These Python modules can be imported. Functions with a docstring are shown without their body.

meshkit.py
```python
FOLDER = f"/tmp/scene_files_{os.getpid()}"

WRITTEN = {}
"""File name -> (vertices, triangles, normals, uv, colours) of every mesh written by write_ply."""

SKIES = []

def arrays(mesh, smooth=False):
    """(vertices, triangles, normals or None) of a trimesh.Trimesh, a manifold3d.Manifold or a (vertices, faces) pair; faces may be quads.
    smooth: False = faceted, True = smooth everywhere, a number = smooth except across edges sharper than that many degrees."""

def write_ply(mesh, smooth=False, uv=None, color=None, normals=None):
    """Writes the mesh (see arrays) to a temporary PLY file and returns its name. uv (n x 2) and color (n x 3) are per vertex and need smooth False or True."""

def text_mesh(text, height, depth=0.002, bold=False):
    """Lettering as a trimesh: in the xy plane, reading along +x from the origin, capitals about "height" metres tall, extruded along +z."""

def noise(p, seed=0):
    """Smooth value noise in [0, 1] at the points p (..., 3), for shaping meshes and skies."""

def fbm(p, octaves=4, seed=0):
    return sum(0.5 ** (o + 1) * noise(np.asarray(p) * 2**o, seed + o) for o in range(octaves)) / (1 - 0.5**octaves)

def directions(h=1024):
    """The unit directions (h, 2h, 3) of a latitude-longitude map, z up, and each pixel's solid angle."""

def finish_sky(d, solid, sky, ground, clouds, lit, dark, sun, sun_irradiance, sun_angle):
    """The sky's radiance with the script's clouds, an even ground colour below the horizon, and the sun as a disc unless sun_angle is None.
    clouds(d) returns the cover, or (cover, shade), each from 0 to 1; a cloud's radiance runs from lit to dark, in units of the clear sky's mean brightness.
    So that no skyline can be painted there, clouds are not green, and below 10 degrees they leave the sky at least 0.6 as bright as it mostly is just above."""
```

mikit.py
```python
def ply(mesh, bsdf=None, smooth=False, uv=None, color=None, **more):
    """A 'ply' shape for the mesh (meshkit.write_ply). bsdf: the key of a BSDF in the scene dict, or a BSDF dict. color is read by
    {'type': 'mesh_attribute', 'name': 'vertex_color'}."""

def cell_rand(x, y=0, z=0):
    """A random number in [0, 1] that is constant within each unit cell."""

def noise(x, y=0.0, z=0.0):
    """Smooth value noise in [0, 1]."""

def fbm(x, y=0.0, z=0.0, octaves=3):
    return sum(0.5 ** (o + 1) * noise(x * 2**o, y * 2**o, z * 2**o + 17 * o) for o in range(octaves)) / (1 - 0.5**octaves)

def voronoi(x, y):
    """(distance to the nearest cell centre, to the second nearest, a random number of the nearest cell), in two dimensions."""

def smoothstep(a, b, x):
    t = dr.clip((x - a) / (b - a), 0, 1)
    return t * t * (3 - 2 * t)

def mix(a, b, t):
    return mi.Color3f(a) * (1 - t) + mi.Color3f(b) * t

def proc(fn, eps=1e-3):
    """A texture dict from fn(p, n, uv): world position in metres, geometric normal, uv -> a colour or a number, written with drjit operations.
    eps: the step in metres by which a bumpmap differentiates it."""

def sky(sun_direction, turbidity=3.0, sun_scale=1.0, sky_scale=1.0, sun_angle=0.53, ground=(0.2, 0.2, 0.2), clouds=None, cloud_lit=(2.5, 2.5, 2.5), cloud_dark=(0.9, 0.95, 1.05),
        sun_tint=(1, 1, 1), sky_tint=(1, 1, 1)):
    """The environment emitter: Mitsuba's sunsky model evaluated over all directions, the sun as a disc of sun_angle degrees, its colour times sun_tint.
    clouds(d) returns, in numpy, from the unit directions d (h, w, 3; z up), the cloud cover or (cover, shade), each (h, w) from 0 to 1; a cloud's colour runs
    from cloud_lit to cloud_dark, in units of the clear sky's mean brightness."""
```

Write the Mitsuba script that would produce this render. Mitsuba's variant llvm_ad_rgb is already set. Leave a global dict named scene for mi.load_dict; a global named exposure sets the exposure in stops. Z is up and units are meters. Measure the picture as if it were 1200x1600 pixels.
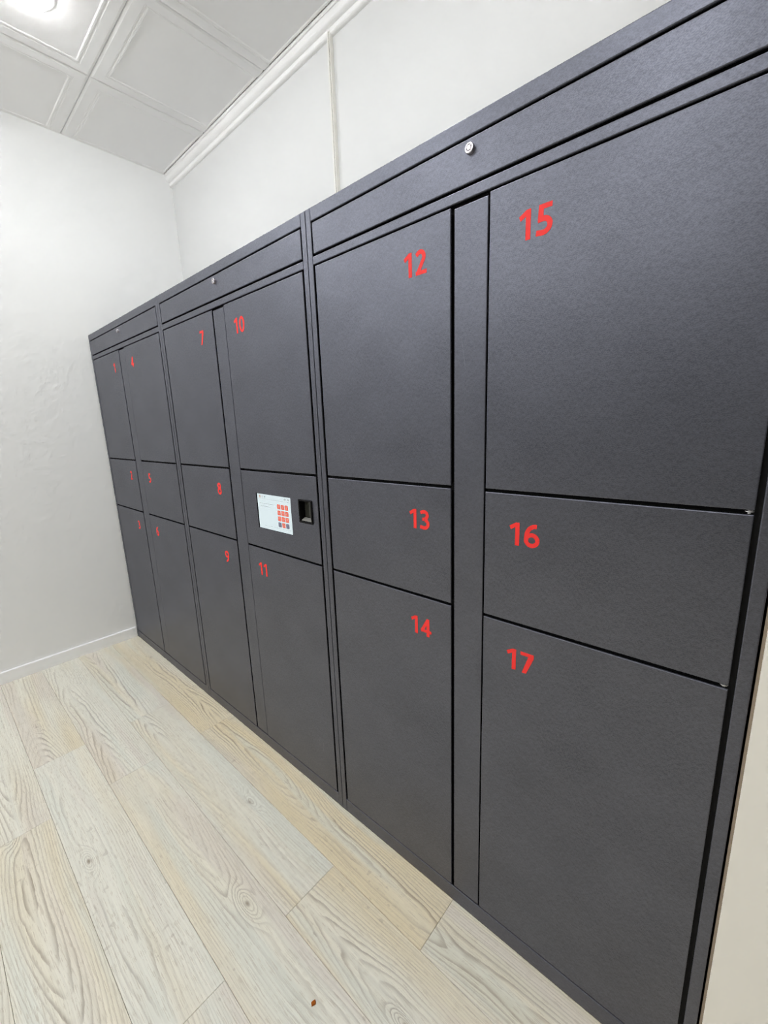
import math
import numpy as np
import trimesh
import manifold3d as m3
import mitsuba as mi
import drjit as dr
import mikit
import meshkit
from mikit import noise, fbm, smoothstep, mix, cell_rand
from shapely.geometry import LineString, Polygon, box as sbox
from shapely.ops import unary_union
from shapely import affinity

T = mi.ScalarTransform4f
scene, labels = {}, {}

# ---------------------------------------------------------------- camera, light, exposure
# world: x along the locker fronts (away from the left wall), y into the lockers (fronts at y = 0), z up
exposure = 0.08
CAM = np.array([3.1130, -0.8431, 1.3952])
RIGHT = np.array([0.747632, 0.663251, -0.033814])
DOWN = np.array([0.111315, -0.175346, -0.978194])
FWD = np.array([-0.654717, 0.727565, -0.204924])
M = np.eye(4)
M[:3, 0], M[:3, 1], M[:3, 2], M[:3, 3] = -RIGHT, -DOWN, FWD, CAM
scene['camera'] = {'type': 'perspective', 'fov': 2 * math.degrees(math.atan(600 / 655.18)), 'fov_axis': 'x',
                   'near_clip': 0.02, 'far_clip': 100.0, 'to_world': T(M.tolist())}
LAMP = 119.0                     # radiance of the round ceiling lamps
LAMP_TINT = (0.965, 0.99, 1.0)
LAMPS = [(0.853, -0.245), (2.068, -0.269), (3.284, -0.269)] + [(x, y) for y in (-1.484, -2.700, -3.915) for x in (0.245, 1.461, 2.676)]  # only the first is in view; far rows added to brighten the left wall
SCREEN = 0.72

# ---------------------------------------------------------------- sizes
XW, XR, XE = -0.014, 3.153, 5.2          # left wall, left end of the wall beside the lockers, far right wall
YB, YF = 0.632, -5.6
ZC = 3.045                               # underside of the ceiling tiles
W, STEP = 1.0482, 1.0489                 # one cabinet, and the distance from one to the next
H, DEPTH = 1.98, 0.60

# ---------------------------------------------------------------- materials
def rgb(*c): return {'type': 'rgb', 'value': list(c)}
def srgb(*c): return [((v / 255 + 0.055) / 1.055) ** 2.4 if v > 10 else v / 255 / 12.92 for v in c]

def plaster_bump(p, n, uv):
    return fbm(p.x * 95 + p.y * 95, p.z * 95, p.y * 40, 3) * 0.9 + 0.35 * noise(p.x * 30, p.y * 30, p.z * 30)

def wall_bsdf(col, scale=0.0030):
    return {'type': 'bumpmap', 'arbitrary': mikit.proc(plaster_bump, 2e-3), 'scale': scale,
            'bsdf': {'type': 'diffuse', 'reflectance': rgb(*col)}}
scene['mat_wall'] = wall_bsdf((0.88, 0.88, 0.88))
scene['mat_wall_smooth'] = {'type': 'diffuse', 'reflectance': rgb(0.73, 0.73, 0.73)}
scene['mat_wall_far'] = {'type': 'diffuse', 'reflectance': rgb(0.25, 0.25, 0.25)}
scene['mat_pier'] = {'type': 'diffuse', 'reflectance': rgb(0.93,0.895,0.83)}
scene['mat_pier_edge'] = {'type': 'diffuse', 'reflectance': rgb(0.33, 0.27, 0.21)}
scene['mat_ceiling'] = {'type': 'diffuse', 'reflectance': rgb(0.95, 0.95, 0.955)}
scene['mat_dark_void'] = {'type': 'diffuse', 'reflectance': rgb(0.25, 0.24, 0.22)}
scene['mat_paint'] = {'type': 'principled', 'base_color': rgb(0.92, 0.92, 0.92), 'roughness': 0.4, 'specular': 0.4}
scene['mat_trunk'] = {'type': 'principled', 'base_color': rgb(0.80, 0.785, 0.74), 'roughness': 0.45}
scene['mat_trunk_shade'] = {'type': 'diffuse', 'reflectance': rgb(0.40, 0.38, 0.34)}  # dark tone stands in for the shadow line on the trunking

def charcoal(p, n, uv):
    fine = noise(p.x * 620, p.y * 620, p.z * 620)
    mid = noise(p.x * 230, p.y * 230, p.z * 230)
    big = fbm(p.x * 9, p.y * 9 + 3, p.z * 9, 3)
    s = 0.72 + 0.34 * fine + 0.20 * mid + 0.20 * (big - 0.5)
    # faint pale scuffs left by parcels, each at its own spot on a door
    def scuff(x0, z0, dx, dz, w):
        l = math.hypot(dx, dz)
        t = ((p.x - x0) * dx + (p.z - z0) * dz) / l
        d = dr.abs((p.x - x0) * dz - (p.z - z0) * dx) / l
        return smoothstep(w, w * 0.2, d) * smoothstep(0, 0.15 * l, t) * smoothstep(l, 0.7 * l, t) * (0.4 + 0.6 * noise(t * 300, z0 * 50))
    marks = scuff(2.598, 1.575, 0.012, -0.075, 0.0012) + scuff(2.24, 0.93, 0.010, -0.035, 0.0010) + scuff(2.75, 1.236, 0.05, -0.004, 0.0014) \
        + scuff(1.985, 0.20, 0.004, 0.05, 0.0020) + scuff(2.005, 0.19, 0.003, 0.05, 0.0020) + scuff(2.668, 1.02, 0.006, 0.006, 0.0016)
    c = mi.Color3f(0.134, 0.138, 0.168) * s
    return c + mi.Color3f(0.10, 0.10, 0.105) * dr.minimum(marks, 1) * 0.55
def grit(p, n, uv):
    return noise(p.x * 520, p.y * 520, p.z * 520)
scene['mat_charcoal'] = {'type': 'bumpmap', 'arbitrary': mikit.proc(grit, 6e-4), 'scale': 0.00004,
                         'bsdf': {'type': 'principled', 'base_color': mikit.proc(charcoal), 'roughness': 0.42, 'metallic': 0.9}}
scene['mat_red'] = {'type': 'principled', 'base_color': rgb(0.97, 0.045, 0.042), 'roughness': 0.5, 'specular': 0.25}
scene['mat_chrome'] = {'type': 'roughconductor', 'material': 'Cr', 'alpha': 0.22, 'specular_reflectance': rgb(1.0, 1.0, 1.0)}
scene['mat_steel'] = {'type': 'principled', 'base_color': rgb(0.82, 0.82, 0.83), 'roughness': 0.35, 'metallic': 0.6}
scene['mat_black_matt'] = {'type': 'principled', 'base_color': rgb(0.004, 0.004, 0.0045), 'roughness': 0.5, 'specular': 0.12}
scene['mat_black_gloss'] = {'type': 'principled', 'base_color': rgb(0.006, 0.006, 0.007), 'roughness': 0.25, 'specular': 0.3}
scene['mat_reader_glass'] = {'type': 'principled', 'base_color': rgb(0.035, 0.036, 0.030), 'roughness': 0.12, 'specular': 0.5}
scene['mat_reader_tray'] = {'type': 'principled', 'base_color': rgb(0.26, 0.26, 0.245), 'roughness': 0.35}
scene['mat_screen'] = {'type': 'diffuse', 'reflectance': rgb(0.10, 0.11, 0.115)}
scene['mat_key_red'] = {'type': 'diffuse', 'reflectance': rgb(0.97, 0.24, 0.19)}
scene['mat_key_grey'] = {'type': 'diffuse', 'reflectance': rgb(*srgb(140, 140, 160))}
scene['mat_key_digit'] = {'type': 'diffuse', 'reflectance': rgb(*srgb(250, 190, 180))}
scene['mat_ui_grey'] = {'type': 'diffuse', 'reflectance': rgb(*srgb(205, 213, 218))}
scene['mat_ui_brown'] = {'type': 'diffuse', 'reflectance': rgb(*srgb(206, 160, 136))}
scene['mat_ui_pink'] = {'type': 'diffuse', 'reflectance': rgb(*srgb(216, 190, 204))}
scene['mat_ui_blue'] = {'type': 'diffuse', 'reflectance': rgb(*srgb(172, 194, 200))}
scene['mat_chip'] = {'type': 'diffuse', 'reflectance': rgb(*srgb(150, 84, 34))}
scene['mat_underfloor'] = {'type': 'diffuse', 'reflectance': rgb(0.28, 0.25, 0.20)}

# pale oak vinyl: u = metres along the plank + 4 * plank number, v = metres across it (centre 0) + tone number
def oak(p, n, uv):
    k = dr.floor(uv.x / 4 + 1e-4)
    x = uv.x - 4 * k
    tone_i = dr.floor(uv.y + 0.5)
    v = uv.y - tone_i
    r1, r2, r3, r4 = (cell_rand(k, 7, j) for j in (1, 2, 3, 4))
    # slow wander of the grain
    sway = (fbm(x * 1.3 + 9 * r1, k * 3.1, 0.5, 2) - 0.5) * 0.075 + (noise(x * 6, k * 5.7, v * 9) - 0.5) * 0.009
    vv = v + sway
    # knots: the rings bend round each of them
    bend, spot = mi.Float(0), mi.Float(0)
    for j in range(2):
        kx, kv = cell_rand(k, 11, j) * 1.9 + 0.1, (cell_rand(k, 12, j) - 0.5) * 0.13
        size = 0.55 + 0.8 * cell_rand(k, 13, j)
        d2 = dr.square((x - kx) / (0.070 * size)) + dr.square((v - kv) / (0.022 * size))
        on = dr.select(cell_rand(k, 14, j) < 0.72, 1.0, 0.2)
        bend += on * dr.exp(-d2)
        spot += on * dr.exp(-dr.square((x - kx) / (0.012 * size)) - dr.square((v - kv) / (0.007 * size)))
    axis = (r2 - 0.5) * 0.11
    def cut(x):
        return 0.016 + 0.120 * fbm(x * 1.25 + 5 * r3, k * 1.7, 3.3, 2)
    depth, slope = cut(x), (cut(x + 0.01) - cut(x)) / 0.01
    rad = dr.sqrt(dr.square(vv - axis) + dr.square(depth))
    grad = dr.sqrt(dr.square((vv - axis) / rad) + dr.square(depth * slope / rad))
    rad += 0.030 * bend
    rad += 0.0022 * (noise(x * 14, v * 50, k * 2.3) - 0.5) + 0.0006 * (noise(x * 45, v * 170, k) - 0.5)
    t = rad / 0.0054 + 20 * r4
    f = t - dr.floor(t)
    ring = smoothstep(0.42, 0.88, f) * smoothstep(1.0, 0.90, f) * (0.55 + 0.45 * cell_rand(dr.floor(t), k, 3))
    ring *= smoothstep(0.02, 0.22, grad + bend)
    # strength: bold where the cut runs flat through the rings, faint elsewhere, in patches
    flat = smoothstep(0.060, 0.018, dr.abs(vv - axis))
    patch = smoothstep(0.34, 0.62, fbm(x * 2.3 + r1 * 7, v * 7, k * 4.2, 2))
    line = ring * (0.20 + 0.80 * (0.35 + 0.65 * flat) * patch) * (0.75 + 0.25 * noise(x * 40, v * 500, k))
    line = dr.maximum(line, ring * dr.minimum(bend, 1.0) * 0.8)
    streak = 0.6 * fbm(x * 2.5, (v + sway * 0.8) * 130, k * 2.9, 3) + 0.4 * noise(x * 9, (v + sway * 0.8) * 520, k)
    pores = smoothstep(0.66, 0.86, noise(x * 42, (v + sway * 0.7) * 900, k))
    # tones: beige, pink-grey and green-grey bands along the plank
    band = fbm(x * 1.3 + r2 * 9, vv * 15, k * 1.3, 2)
    band2 = noise(x * 1.8 + r3 * 5, vv * 26, k * 5.1)
    tone = dr.clip(tone_i / 9 + (band - 0.5) * 1.1, 0, 1)
    base = mix(srgb(222, 219, 207), srgb(219, 205, 175), smoothstep(0.05, 0.95, tone))
    base = mix(base, srgb(212, 203, 193), smoothstep(0.56, 0.80, band2) * 0.55)
    base = mix(base, srgb(212, 214, 204), smoothstep(0.42, 0.20, band2) * 0.50)
    base = base * (0.86 + 0.27 * streak)
    dark = mix(srgb(140, 132, 121), srgb(146, 124, 92), dr.clip(tone * 0.85, 0, 1))
    col = mix(base, dark, dr.clip(0.85 * line, 0, 1))
    col = mix(col, srgb(168, 154, 134), pores * 0.34)
    specks = smoothstep(0.83, 0.90, noise(x * 55, v * 90, k * 7.7)) * smoothstep(0.62, 0.74, noise(x * 6, v * 14, k))
    col = mix(col, srgb(112, 92, 66), dr.clip(spot * 0.60 + specks * 0.22, 0, 1))
    return col
scene['mat_oak'] = {'type': 'principled', 'base_color': mikit.proc(oak), 'roughness': 0.5, 'specular': 0.35}

# ---------------------------------------------------------------- helpers
def key_of(name):
    if name not in scene and not any(k.startswith(name + '__') for k in scene) and name not in labels:
        return name
    i = 1
    while f'{name}_{i:03d}' in scene or f'{name}_{i:03d}' in labels or any(k.startswith(f'{name}_{i:03d}__') for k in scene):
        i += 1
    return f'{name}_{i:03d}'

def add(name, mesh, mat, parent=None, label=None, smooth=False, **more):
    key = key_of((parent + '__' if parent else '') + name)
    scene[key] = mikit.ply(mesh, mat, smooth=smooth, **more)
    if label:
        labels[key] = {'label': label}
    return key

def thing(name, label, category, group=None):
    key = key_of(name)
    labels[key] = {'label': label, 'category': category}
    if group:
        labels[key]['group'] = group
    return key

def structure(name, mesh, mat, label, **kw):
    key = add(name, mesh, mat, **kw)
    labels[key] = {'label': label, 'kind': 'structure'}
    return key

def bx(x0, x1, y0, y1, z0, z1):
    return trimesh.creation.box(bounds=[[x0, y0, z0], [x1, y1, z1]])

def hull(pts):
    return m3.Manifold.hull_points(np.asarray(pts, float))

def slab(x0, x1, z0, z1, t=0.0042, r=0.0018, y=0.0):
    """A sheet-metal front with its face at y and softly turned front edges, as a manifold."""
    pts = []
    for yy, i in ((y + t, 0), (y + r, 0), (y + 0.35 * r, 0.30 * r), (y, r)):
        pts += [(a, yy, b) for a in (x0 + i, x1 - i) for b in (z0 + i, z1 - i)]
    return hull(pts)

def cuboid(x0, x1, y0, y1, z0, z1):
    return m3.Manifold.cube([x1 - x0, y1 - y0, z1 - z0]).translate([x0, y0, z0])

def sweep_x(profile, x0, x1):
    """A (y, z) outline run along x."""
    m = trimesh.creation.extrude_polygon(Polygon(profile), x1 - x0, engine='earcut')
    v = m.vertices
    m.vertices = np.c_[v[:, 2] + x0, v[:, 0], v[:, 1]]
    return m

def front_plate(poly, y_face, depth):
    """A flat outline in (x, z) as a plate whose face looks to -y."""
    parts = []
    for g in getattr(poly, 'geoms', [poly]):
        m = trimesh.creation.extrude_polygon(g, depth, engine='earcut')
        v = m.vertices.copy()
        m.vertices = np.c_[v[:, 0], y_face + depth - v[:, 2], v[:, 1]]
        parts.append(m)
    out = trimesh.util.concatenate(parts)
    return out

def rounded(x0, x1, z0, z1, r):
    return sbox(x0 + r, z0 + r, x1 - r, z1 - r).buffer(r, quad_segs=4)

# ---------------------------------------------------------------- room shell
structure('floor', bx(XW - 0.2, XE + 0.2, YF - 0.2, YB + 0.2, -0.08, -0.004), 'mat_underfloor', 'pale oak plank floor')
structure('ceiling', bx(XW - 0.2, XE + 0.2, YF - 0.2, YB + 0.2, ZC + 0.022, ZC + 0.15), 'mat_dark_void', 'white ceiling of square framed tiles')
structure('wall_left', bx(XW - 0.15, XW, YF - 0.2, YB + 0.2, -0.02, ZC + 0.03), 'mat_wall', 'white plaster wall at the left')
structure('wall_back', bx(XW, XE, YB, YB + 0.15, -0.02, ZC + 0.03), 'mat_wall_smooth', 'white wall above the lockers')
structure('wall_right', bx(XR, XE, -0.002, YB, -0.003, ZC + 0.02), 'mat_pier', 'cream wall at the right end of the lockers')
structure('trim_2', bx(XR - 0.0042, XR, 0.004, YB - 0.005, -0.003, ZC + 0.02), 'mat_pier_edge', 'thin brown edge of the cream wall beside the lockers')
structure('wall_front', bx(XW, XE, YF - 0.15, YF, -0.02, ZC + 0.03), 'mat_wall_far', 'grey wall far opposite the lockers')
structure('wall_end', bx(XE, XE + 0.15, YF - 0.2, YB + 0.2, -0.02, ZC + 0.03), 'mat_wall_far', 'grey wall at the far right end of the room')

def baseboard_profile():
    return [(0, 0.0005), (0.012, 0.0005), (0.012, 0.066), (0.0105, 0.070), (0.008, 0.0715), (0, 0.0715)]
bb = trimesh.creation.extrude_polygon(Polygon(baseboard_profile()), -0.003 - YF, engine='earcut')
v = bb.vertices.copy()
bb.vertices = np.c_[v[:, 0] + XW, -0.003 - v[:, 2], v[:, 1]]
bb.fix_normals()
structure('baseboard_left', bb, 'mat_paint', 'low white baseboard along the left wall')

# cornice between the wall above the lockers and the ceiling
prof = [(YB, ZC + 0.016), (YB - 0.043, ZC + 0.004), (YB - 0.043, ZC - 0.007), (YB - 0.040, ZC - 0.010), (YB - 0.036, ZC - 0.010), (YB - 0.0345, ZC - 0.015)]
for i in range(9):      # the hollow
    a = math.pi / 2 * i / 8
    prof.append((YB - 0.0145 - 0.019 * math.cos(a) + 0.0, ZC - 0.042 + 0.024 * (1 - math.sin(a))))
prof += [(YB - 0.0145, ZC - 0.048), (YB - 0.0165, ZC - 0.050), (YB - 0.0165, ZC - 0.056)]
for i in range(1, 7):
    a = math.pi / 2 * i / 6
    prof.append((YB - 0.0165 + 0.0125 * (1 - math.cos(a)), ZC - 0.056 - 0.011 * math.sin(a)))
prof += [(YB, ZC - 0.0675)]
structure('trim_1', sweep_x(prof, XW, XR), 'mat_paint', 'white moulded cornice above the lockers')

# floor planks in a brick bond of two alternating joints, lengthwise along the lockers
PITCH, LEN, GAP = 0.1882, 1.288, 0.0004
rng = np.random.default_rng(5)
def plank_mesh(x0, x1, y0, y1):
    c, d = 0.0007, 0.0007
    rings = [(-0.004, 0), (-d, 0), (0.0, c)]
    vs, fs = [], []
    for z, i in rings:
        vs += [(x0 + i, y0 + i, z), (x1 - i, y0 + i, z), (x1 - i, y1 - i, z), (x0 + i, y1 - i, z)]
    for k in range(2):
        for j in range(4):
            a, b = k * 4 + j, k * 4 + (j + 1) % 4
            fs += [(a, b, b + 4), (a, b + 4, a + 4)]
    fs += [(8, 9, 10), (8, 10, 11)]
    return np.array(vs, float), np.array(fs)
plank_no = 0
for row in range(-30, 4):
    y0 = 0.0262 + PITCH * (row - 1)
    y1 = y0 + PITCH
    y0c, y1c = max(y0, YF), min(y1, YB)
    start = 0.94 if row % 2 == 1 else 0.0        # the row along the lockers is row 1
    edges = [XW] + [start + LEN * n for n in range(-1, 5) if XW + 0.05 < start + LEN * n < XE - 0.05] + [XE]
    for a, b in zip(edges[:-1], edges[1:]):
        plank_no += 1
        v, f = plank_mesh(a + GAP, b - GAP, y0c + GAP, y1c - GAP)
        ox = rng.uniform(0.2, 1.6)
        # rows beside the lockers are the warmest
        tone = int(np.clip(round({1: 6.8, 0: 4.0, -1: 3.0}.get(row, 2.8) + rng.normal(0, 0.4 if row == 1 else 0.9)), 0, 9))
        uv = np.c_[v[:, 0] - a + ox + 4 * plank_no, v[:, 1] - (y0 + y1) / 2 + tone]
        add('plank', (v, f), 'mat_oak', 'floor', uv=uv)

# ceiling tiles: square, each with a flat border, a small bead and a sunken field
TILE, TX, TY = 0.6077, 0.549, 0.035
def tile_mesh(x0, y0):
    s = [(0.0012, 0.020), (0.0012, 0.004), (0.003, 0.0025), (0.012, 0.0), (0.049, 0.0), (0.0525, 0.0018), (0.057, 0.0018), (0.0605, 0.0), (0.066, 0.0), (0.0705, 0.0030)]
    vs, fs = [], []
    for i, h in s:
        a, b, c, d = x0 + i, x0 + TILE - i, y0 + i, y0 + TILE - i
        vs += [(a, c, ZC + h), (b, c, ZC + h), (b, d, ZC + h), (a, d, ZC + h)]
    n = len(s)
    for k in range(n - 1):
        for j in range(4):
            a, b = k * 4 + j, k * 4 + (j + 1) % 4
            fs += [(a, b + 4, b), (a, a + 4, b + 4)]
    e = 4 * (n - 1)
    fs += [(e, e + 2, e + 1), (e, e + 3, e + 2), (0, 1, 2), (0, 2, 3)]
    return trimesh.Trimesh(np.array(vs), np.array(fs), process=False)
for i in range(-1, 8):
    for j in range(-10, 1):
        x0, y0 = TX + TILE * i, TY + TILE * j
        m = tile_mesh(x0, y0)
        hi = YB - 0.047
        if x0 < XW or x0 + TILE > XE or y0 < YF or y0 + TILE > hi:
            mm = m3.Manifold(m3.Mesh(np.asarray(m.vertices, np.float32), np.asarray(m.faces, np.uint32)))
            mm = mm ^ cuboid(XW, XE, YF, hi, ZC - 0.1, ZC + 0.1)
            if mm.is_empty():
                continue
            m = mm
        add('tile', m, 'mat_ceiling', 'ceiling')

# ---------------------------------------------------------------- round ceiling lamps
def lathe(profile, x, y, z, n=48):
    m = trimesh.creation.revolve(np.array(profile), sections=n)
    m.merge_vertices()
    if m.volume < 0:
        m.invert()
    m.apply_translation([x, y, z])
    return m
def lamp_label(x, y):
    col = 'near the left wall' if x < 1 else 'in the middle of the room' if x < 2.5 else 'toward the right wall'
    row = {-1.484: 'unseen added second row out', -2.700: 'unseen added third row out', -3.915: 'unseen added fourth row out'}.get(y, 'row nearest')
    return f'round white ceiling lamp {col}, {row} ' + ('the lockers' if row == 'row nearest' else 'from the lockers')
for x, y in LAMPS:
    t = thing('ceiling_lamp', lamp_label(x, y), 'ceiling lamp', 'round ceiling lamps')
    z = ZC + 0.0027
    add('ring', lathe([(0.078, 0), (0.078, -0.003), (0.083, -0.006), (0.090, -0.005), (0.094, -0.001), (0.094, 0), (0.078, 0)], x, y, z), 'mat_paint', t, smooth=40)
    dome = [(0.0775, 0.0)] + [(0.0775 * math.cos(a), -0.002 - 0.045 * math.sin(a)) for a in np.linspace(0, math.pi / 2, 8)]
    dome[-1] = (0.0, dome[-1][1])
    d = lathe(dome + [(0.0, 0.0)], x, y, z - 0.0005)
    add('diffuser', d, 'mat_paint', t, smooth=50, emitter={'type': 'area', 'radiance': rgb(*[LAMP * c for c in LAMP_TINT])})

# ---------------------------------------------------------------- door numbers, drawn as strokes in a box one unit high
def arc(cx, cz, rx, rz, a0, a1, n=22):
    return [(cx + rx * math.cos(math.radians(a)), cz + rz * math.sin(math.radians(a))) for a in np.linspace(a0, a1, n)]
SW = 0.182
def stroke(pts, w=SW):
    return LineString(pts).buffer(w / 2, cap_style=2, join_style=1, quad_segs=6)
h = SW / 2
def digit(c):
    if c == '0':
        return Polygon(arc(0.33, 0.5, 0.33, 0.51, 0, 360, 48)).difference(Polygon(arc(0.33, 0.5, 0.145, 0.355, 0, 360, 40)))
    if c == '1':
        return Polygon([(0.0, 0.83), (0.29, 1.0), (0.45, 1.0), (0.45, 0), (0.265, 0), (0.265, 0.79), (0.07, 0.675)])
    if c == '2':
        return unary_union([stroke([(0.07, 0.80)] + arc(0.29, 0.70, 0.20, 0.21, 125, -25) + [(0.135, 0.06)]), sbox(0.03, 0, 0.62, 0.165),
                            Polygon([(0.03, 0), (0.25, 0), (0.25, 0.14), (0.03, 0.12)])])
    if c == '3':
        return unary_union([stroke([(0.06, 0.85)] + arc(0.28, 0.735, 0.20, 0.175, 110, -78)), stroke([(0.17, 0.525), (0.30, 0.525)], 0.165),
                            stroke(arc(0.285, 0.295, 0.235, 0.205, 80, -105) + [(0.03, 0.135)])])
    if c == '4':
        return unary_union([sbox(0.39, 0, 0.575, 1.0), sbox(0.02, 0.205, 0.70, 0.37), stroke([(0.49, 0.97), (0.105, 0.29)]), Polygon([(0.39, 1.0), (0.575, 1.0), (0.5, 0.85)])]).intersection(sbox(0.0, 0, 0.72, 1.0))
    if c == '5':
        return unary_union([sbox(0.10, 0.835, 0.57, 1.0), Polygon([(0.10, 1.0), (0.275, 1.0), (0.265, 0.52), (0.065, 0.48)]),
                            stroke([(0.08, 0.53)] + arc(0.265, 0.31, 0.245, 0.225, 105, -100) + [(0.02, 0.115)])])
    if c == '6':
        return unary_union([stroke(arc(0.345, 0.315, 0.24, 0.225, 0, 360, 44)), stroke([(0.107, 0.31), (0.115, 0.47)] + arc(0.50, 0.45, 0.385, 0.465, 172, 84))])
    if c == '7':
        return unary_union([sbox(0.02, 0.835, 0.62, 1.0), Polygon([(0.40, 0.90), (0.62, 0.90), (0.615, 0.80), (0.300, 0), (0.105, 0)])])
    if c == '8':
        return unary_union([stroke(arc(0.325, 0.735, 0.205, 0.172, 0, 360, 40)), stroke(arc(0.325, 0.295, 0.235, 0.205, 0, 360, 40))])
    return affinity.rotate(digit('6'), 180, origin=(0.33, 0.5))
ADV = {'1': 0.62}
def number_outline(text):
    out, x = [], 0.0
    for c in text:
        g = digit(c)
        a, _, b, _ = g.bounds
        out.append(affinity.translate(g, x - a, 0))
        x += (b - a) + 0.22 - (0.02 if c == '1' else 0)
    u = unary_union(out)
    a, _, b, _ = u.bounds
    return affinity.translate(u, -(a + b) / 2, 0)

# ---------------------------------------------------------------- the three locker cabinets
ZP = (1.8645, 1.9420)                     # lock panel
Z_TOP_RAIL, Z_MID = 1.9465, (1.8375, 1.8587)
ROWS = [(1.2465, 1.8335), (0.9460, 1.2395), (0.0565, 0.9390)]
NUM_Z = [1.725, 1.1270, 0.8290]
NUM_H = 0.0515
XPL, XPR = 0.0207, 1.0275                 # inner edges of the two side posts
LEFT, STRIP, RIGHTD = (0.0287, 0.4734), (0.4815, 0.5605), (0.5640, 1.0195)

def put_number(text, xc, z0, door):
    g = affinity.translate(affinity.scale(number_outline(text), NUM_H, NUM_H, origin=(0, 0)), xc, z0)
    add('number', front_plate(g, -0.0005, 0.0008), 'mat_red', door, f'red number {text}')

def front(name, parent, x0, x1, z0, z1, y=0.0):
    """A coated sheet front and, set back from its edges, an added block coloured black as gap shade."""
    k = add(name, slab(x0, x1, z0, z1, y=y), 'mat_charcoal', parent)
    i = min(0.006, (x1 - x0) * 0.28, (z1 - z0) * 0.28)
    add('shade_core', cuboid(x0 + i, x1 - i, y + 0.0041, 0.0189, z0 + min(i, 0.004), z1 - i), 'mat_body_shade', k)  # added inset block, black so the gaps look deeply shaded
    return k

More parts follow.
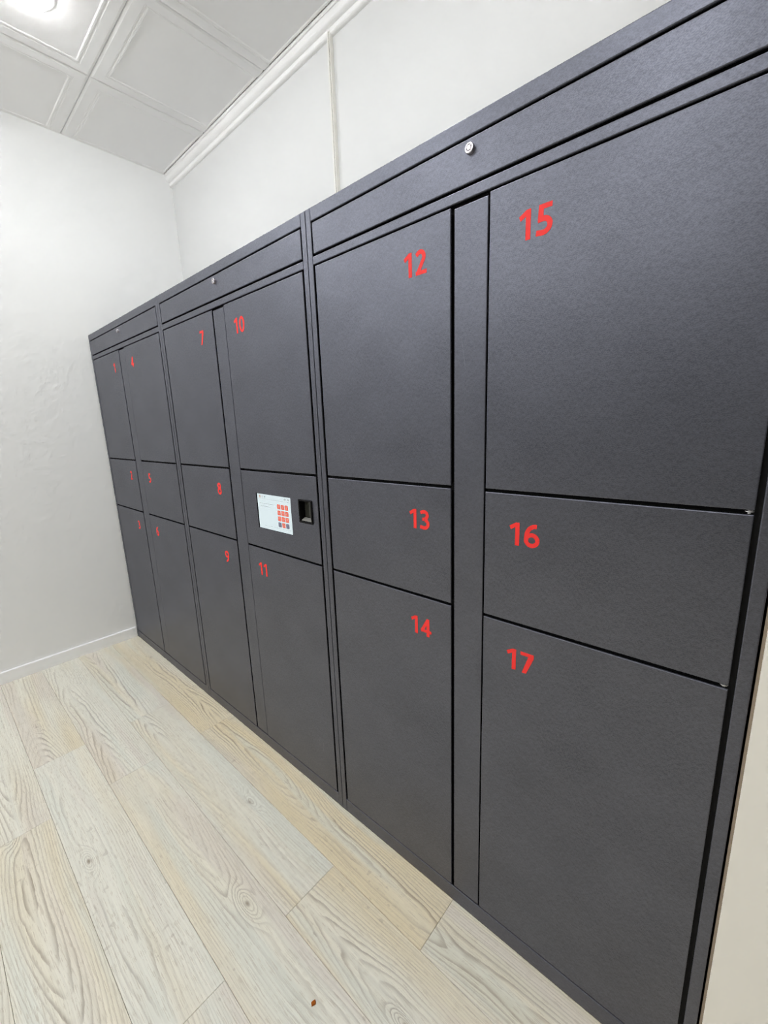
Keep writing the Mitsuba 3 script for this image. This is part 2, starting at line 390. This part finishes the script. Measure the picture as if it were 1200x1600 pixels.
def cabinet(i, label, left, right):
    X = STEP * i
    c = thing('locker_cabinet', label, 'locker cabinet', 'parcel locker cabinets')
    add('body', cuboid(X + 0.0012, X + W - 0.0012, 0.019, DEPTH, 0.0, H - 0.001), 'mat_body_shade', c)
    for a, b in ((0.0006, XPL), (XPR, W - 0.0006)):
        front('side_post', c, X + a, X + b, 0.0005, H)
    front('top_rail', c, X + XPL + 0.0006, X + XPR - 0.0006, Z_TOP_RAIL, H - 0.0004)
    front('middle_rail', c, X + XPL + 0.0008, X + XPR - 0.0008, *Z_MID)
    front('plinth_rail', c, X + XPL + 0.0004, X + XPR - 0.0004, 0.0005, 0.0510, 0.0008)
    lp = front('lock_panel', c, X + 0.0262, X + 1.0222, *ZP)
    add_lock(X + 0.5205, 1.9215, lp)
    front('divider_strip', c, X + STRIP[0], X + STRIP[1], 0.0565, 1.8290, 0.0008)
    for side, nums, (a, b), xn in (('left', left, LEFT, 0.378), ('right', right, RIGHTD, 0.6575)):
        hinge = a + 0.0065 if side == 'left' else b - 0.0065
        for (z0, z1), text, nz in zip(ROWS, nums, NUM_Z):
            if text is None:
                console(X + a, X + b, z0, z1, c)
                continue
            d = front('door', c, X + a, X + b, z0, z1)
            labels[d] = {'label': f'locker door with the red number {text}'}
            put_number(text, X + xn, nz, d)
        # the bright hinge pins show at the right end of the cabinets and at one bottom corner
        for zg in () if i < 2 else (1.2430, 0.9425) if side == 'right' else (0.0538,):
            p = trimesh.creation.cylinder(radius=0.0058, height=0.0016, sections=20)
            p.apply_translation([X + hinge, 0.0085, zg + 0.0006])
            q = trimesh.creation.cylinder(radius=0.0024, height=0.0068, sections=12)
            q.apply_translation([X + hinge, 0.0085, zg])
            add('hinge_pin', trimesh.util.concatenate([p, q]), 'mat_steel', c, 'small bright hinge pin in the gap between doors', smooth=40)
    return c

scene['mat_body_shade'] = {'type': 'principled', 'base_color': rgb(0.012, 0.012, 0.014), 'roughness': 0.6, 'specular': 0.3}  # near-black colour stands in for shade in the gaps between fronts

def add_lock(x, z, parent):
    prof = [(0, 0), (0.0098, 0), (0.0098, -0.0060), (0.0092, -0.0072), (0.0078, -0.0076), (0.0062, -0.0076), (0.0060, -0.0068), (0.0046, -0.0068), (0.0044, -0.0078), (0.0, -0.0078)]
    m = trimesh.creation.revolve(np.array([(r, -y) for r, y in prof]), sections=36)
    v = m.vertices.copy()
    m.vertices = np.c_[v[:, 0] + x, -v[:, 2], v[:, 1] + z]
    m.fix_normals()
    add('cam_lock', m, 'mat_chrome', parent, 'round chrome cam lock', smooth=35)
    ring = []
    for a in (90, 195, 250, 300, 20):
        px_, pz_ = x + 0.0052 * math.cos(math.radians(a)), z + 0.0052 * math.sin(math.radians(a))
        ring.append(bx(px_ - 0.0009, px_ + 0.0009, -0.0079, -0.0070, pz_ - 0.0009, pz_ + 0.0009))
    add('keyway', trimesh.util.concatenate(ring), 'mat_black_gloss', parent, 'dark notches of the tubular keyway')

def console(x0, x1, z0, z1, c):
    sx0, sx1, sz0, sz1 = 1.7065, 1.9225, 1.0240, 1.1582          # screen opening
    bx0, bx1, bz0, bz1 = 1.9730, 2.0385, 1.0810, 1.1570          # reader opening
    holes = cuboid(sx0, sx1, -0.1, 0.1, sz0, sz1) + cuboid(bx0, bx1, -0.1, 0.1, bz0, bz1)
    m = slab(x0, x1, z0, z1) - holes
    p = add('console_panel', m, 'mat_charcoal', c, 'charcoal panel with touch screen and code reader')
    add('shade_core', cuboid(x0 + 0.006, x1 - 0.006, 0.0041, 0.0189, z0 + 0.004, z1 - 0.006) - holes, 'mat_body_shade', p)  # same added black block, gap shade by colour
    add('screen_bezel', front_plate(
        Polygon(sbox(sx0 + 0.0001, sz0 + 0.0001, sx1 - 0.0001, sz1 - 0.0001).exterior.coords, [list(sbox(sx0 + 0.0034, sz0 + 0.0010, sx1 - 0.0008, sz1 - 0.0010).exterior.coords)]),
        0.0015, 0.0090), 'mat_black_gloss', p, 'thin black screen bezel')
    ys = 0.0030
    add('screen', front_plate(sbox(sx0 + 0.0034, sz0 + 0.0010, sx1 - 0.0008, sz1 - 0.0010), ys, 0.006), 'mat_screen', p, 'lit pale blue-white touch screen',
        emitter={'type': 'area', 'radiance': rgb(0.84 * SCREEN, 0.97 * SCREEN, 1.0 * SCREEN)})
    yk = ys - 0.0005
    for r, zc in enumerate((1.1182, 1.0958, 1.0740, 1.0517)):
        for q, xc in enumerate((1.8452, 1.8684, 1.8914)):
            grey = r == 3 and q != 1
            add('keypad_button', front_plate(rounded(xc - 0.0096, xc + 0.0096, zc - 0.0088, zc + 0.0088, 0.0034), yk, 0.0004), 'mat_key_grey' if grey else 'mat_key_red', p,
                'grey keypad button on the screen' if grey else 'red keypad button on the screen')
            if not grey:
                s = '123456789_0'[3 * r + q] if r < 3 else '0'
                g = affinity.translate(affinity.scale(number_outline(s), 0.0075, 0.0075, origin=(0, 0)), xc, zc - 0.00375)
                add('button_digit', front_plate(g, yk - 0.0003, 0.0003), 'mat_key_digit', p)
    def ui(name, g, mat, text):
        add(name, front_plate(g, yk, 0.0004), mat, p, text)
    ui('screen_line', sbox(1.7200, 1.1388, 1.9160, 1.1396), 'mat_ui_grey', 'thin grey rule under the screen header')
    ui('screen_line', sbox(1.7450, 1.0372, 1.9160, 1.0379), 'mat_ui_grey', 'thin grey rule near the foot of the screen')
    ui('screen_text', unary_union([sbox(a, 1.1208, b, 1.1226) for a, b in ((1.7260, 1.7420), (1.7440, 1.7560), (1.7580, 1.7760), (1.7780, 1.7930), (1.7950, 1.8130))]), 'mat_ui_grey', 'line of small grey screen text')
    ui('screen_text', unary_union([sbox(a, 1.1101, b, 1.1119) for a, b in ((1.7280, 1.7400), (1.7420, 1.7600), (1.7620, 1.7700), (1.7720, 1.7870))]), 'mat_ui_grey', 'line of small grey screen text')
    ui('screen_text', unary_union([sbox(1.8810 + 0.0062 * i, 1.1455, 1.8852 + 0.0062 * i, 1.1508) for i in (0, 1, 3, 4)]), 'mat_ui_grey', 'small grey clock in the screen header')
    ui('screen_icon', unary_union([rounded(1.7238 + a, 1.7274 + a, 1.1428 + b, 1.1464 + b, 0.0008) for a in (0, 0.0046) for b in (0, 0.0052)]), 'mat_ui_brown', 'small brown icon in the screen header')
    ui('screen_icon', unary_union([sbox(1.7424, 1.1478, 1.7468, 1.1498), sbox(1.7438, 1.1438, 1.7456, 1.1484)]), 'mat_ui_pink', 'small pink icon in the screen header')
    ui('screen_icon', rounded(1.7582, 1.7636, 1.1446, 1.1500, 0.0018), 'mat_ui_blue', 'small blue icon in the screen header')
    # code reader: black frame standing a little proud, a deep window, a sloped tray at its foot
    fo, fi = rounded(1.9715, 2.0405, 1.0795, 1.1585, 0.003), rounded(1.9765, 2.0355, 1.0850, 1.1540, 0.002)
    add('reader_frame', front_plate(fo.difference(fi), -0.0045, 0.0235), 'mat_black_matt', p, 'black frame of the code reader')
    add('reader_window', bx(1.9800, 2.0345, 0.0160, 0.0180, 1.0960, 1.1500), 'mat_reader_glass', p, 'dark glass window of the code reader')
    add('reader_back', bx(1.9766, 2.0354, 0.0182, 0.0189, 1.0851, 1.1539), 'mat_black_matt', p)
    add('reader_tray', hull([(x, y, z) for x in (1.9790, 2.0330) for y, z in ((0.000, 1.0858), (0.016, 1.0858), (0.016, 1.0945), (0.013, 1.0945), (0.000, 1.0880))]), 'mat_reader_tray', p, 'pale sloped tray at the foot of the code reader')

cabinet(0, 'black metal parcel locker cabinet with doors 1 to 6, against the white left wall', ('1', '2', '3'), ('4', '5', '6'))
cabinet(1, 'black metal parcel locker cabinet with doors 7 to 11 and a touch screen', ('7', '8', '9'), ('10', None, '11'))
cabinet(2, 'black metal parcel locker cabinet with doors 12 to 17, beside the cream wall', ('12', '13', '14'), ('15', '16', '17'))

# ---------------------------------------------------------------- small things
t = thing('cable_trunking', 'narrow off-white cable trunking running down the wall from the cornice to the lockers', 'cable trunking')
xt, wt = 1.5840, 0.0130
add('channel', slab(xt - wt / 2, xt + wt / 2, 0.6, ZC - 0.052, 0.0185, 0.002, YB - 0.0188), 'mat_trunk', t)
add('lid', slab(xt - wt / 2 + 0.0005, xt + 0.0005, 0.6, ZC - 0.054, 0.003, 0.0008, YB - 0.0214), 'mat_trunk', t)
add('shade_line', bx(xt + 0.0010, xt + 0.0032, YB - 0.0192, YB - 0.0185, 0.6, ZC - 0.056), 'mat_trunk_shade', t, 'dark line along the trunking, its shadow put into the colour')  # thin strip coloured as the shadow beside the lid

pts = [(2.4330, -0.4200), (2.4405, -0.4245), (2.4450, -0.4150), (2.4420, -0.4120), (2.4375, -0.4105)]
chip = hull([(x, y, 0.0002) for x, y in pts] + [(2.438 + (x - 2.438) * 0.86, -0.4165 + (y + 0.4165) * 0.86, 0.0022 + 0.0004 * i % 2) for i, (x, y) in enumerate(pts)])
k = add('wood_chip', chip, 'mat_chip')
labels[k] = {'label': 'tiny brown square chip lying on the pale plank floor', 'category': 'chip'}
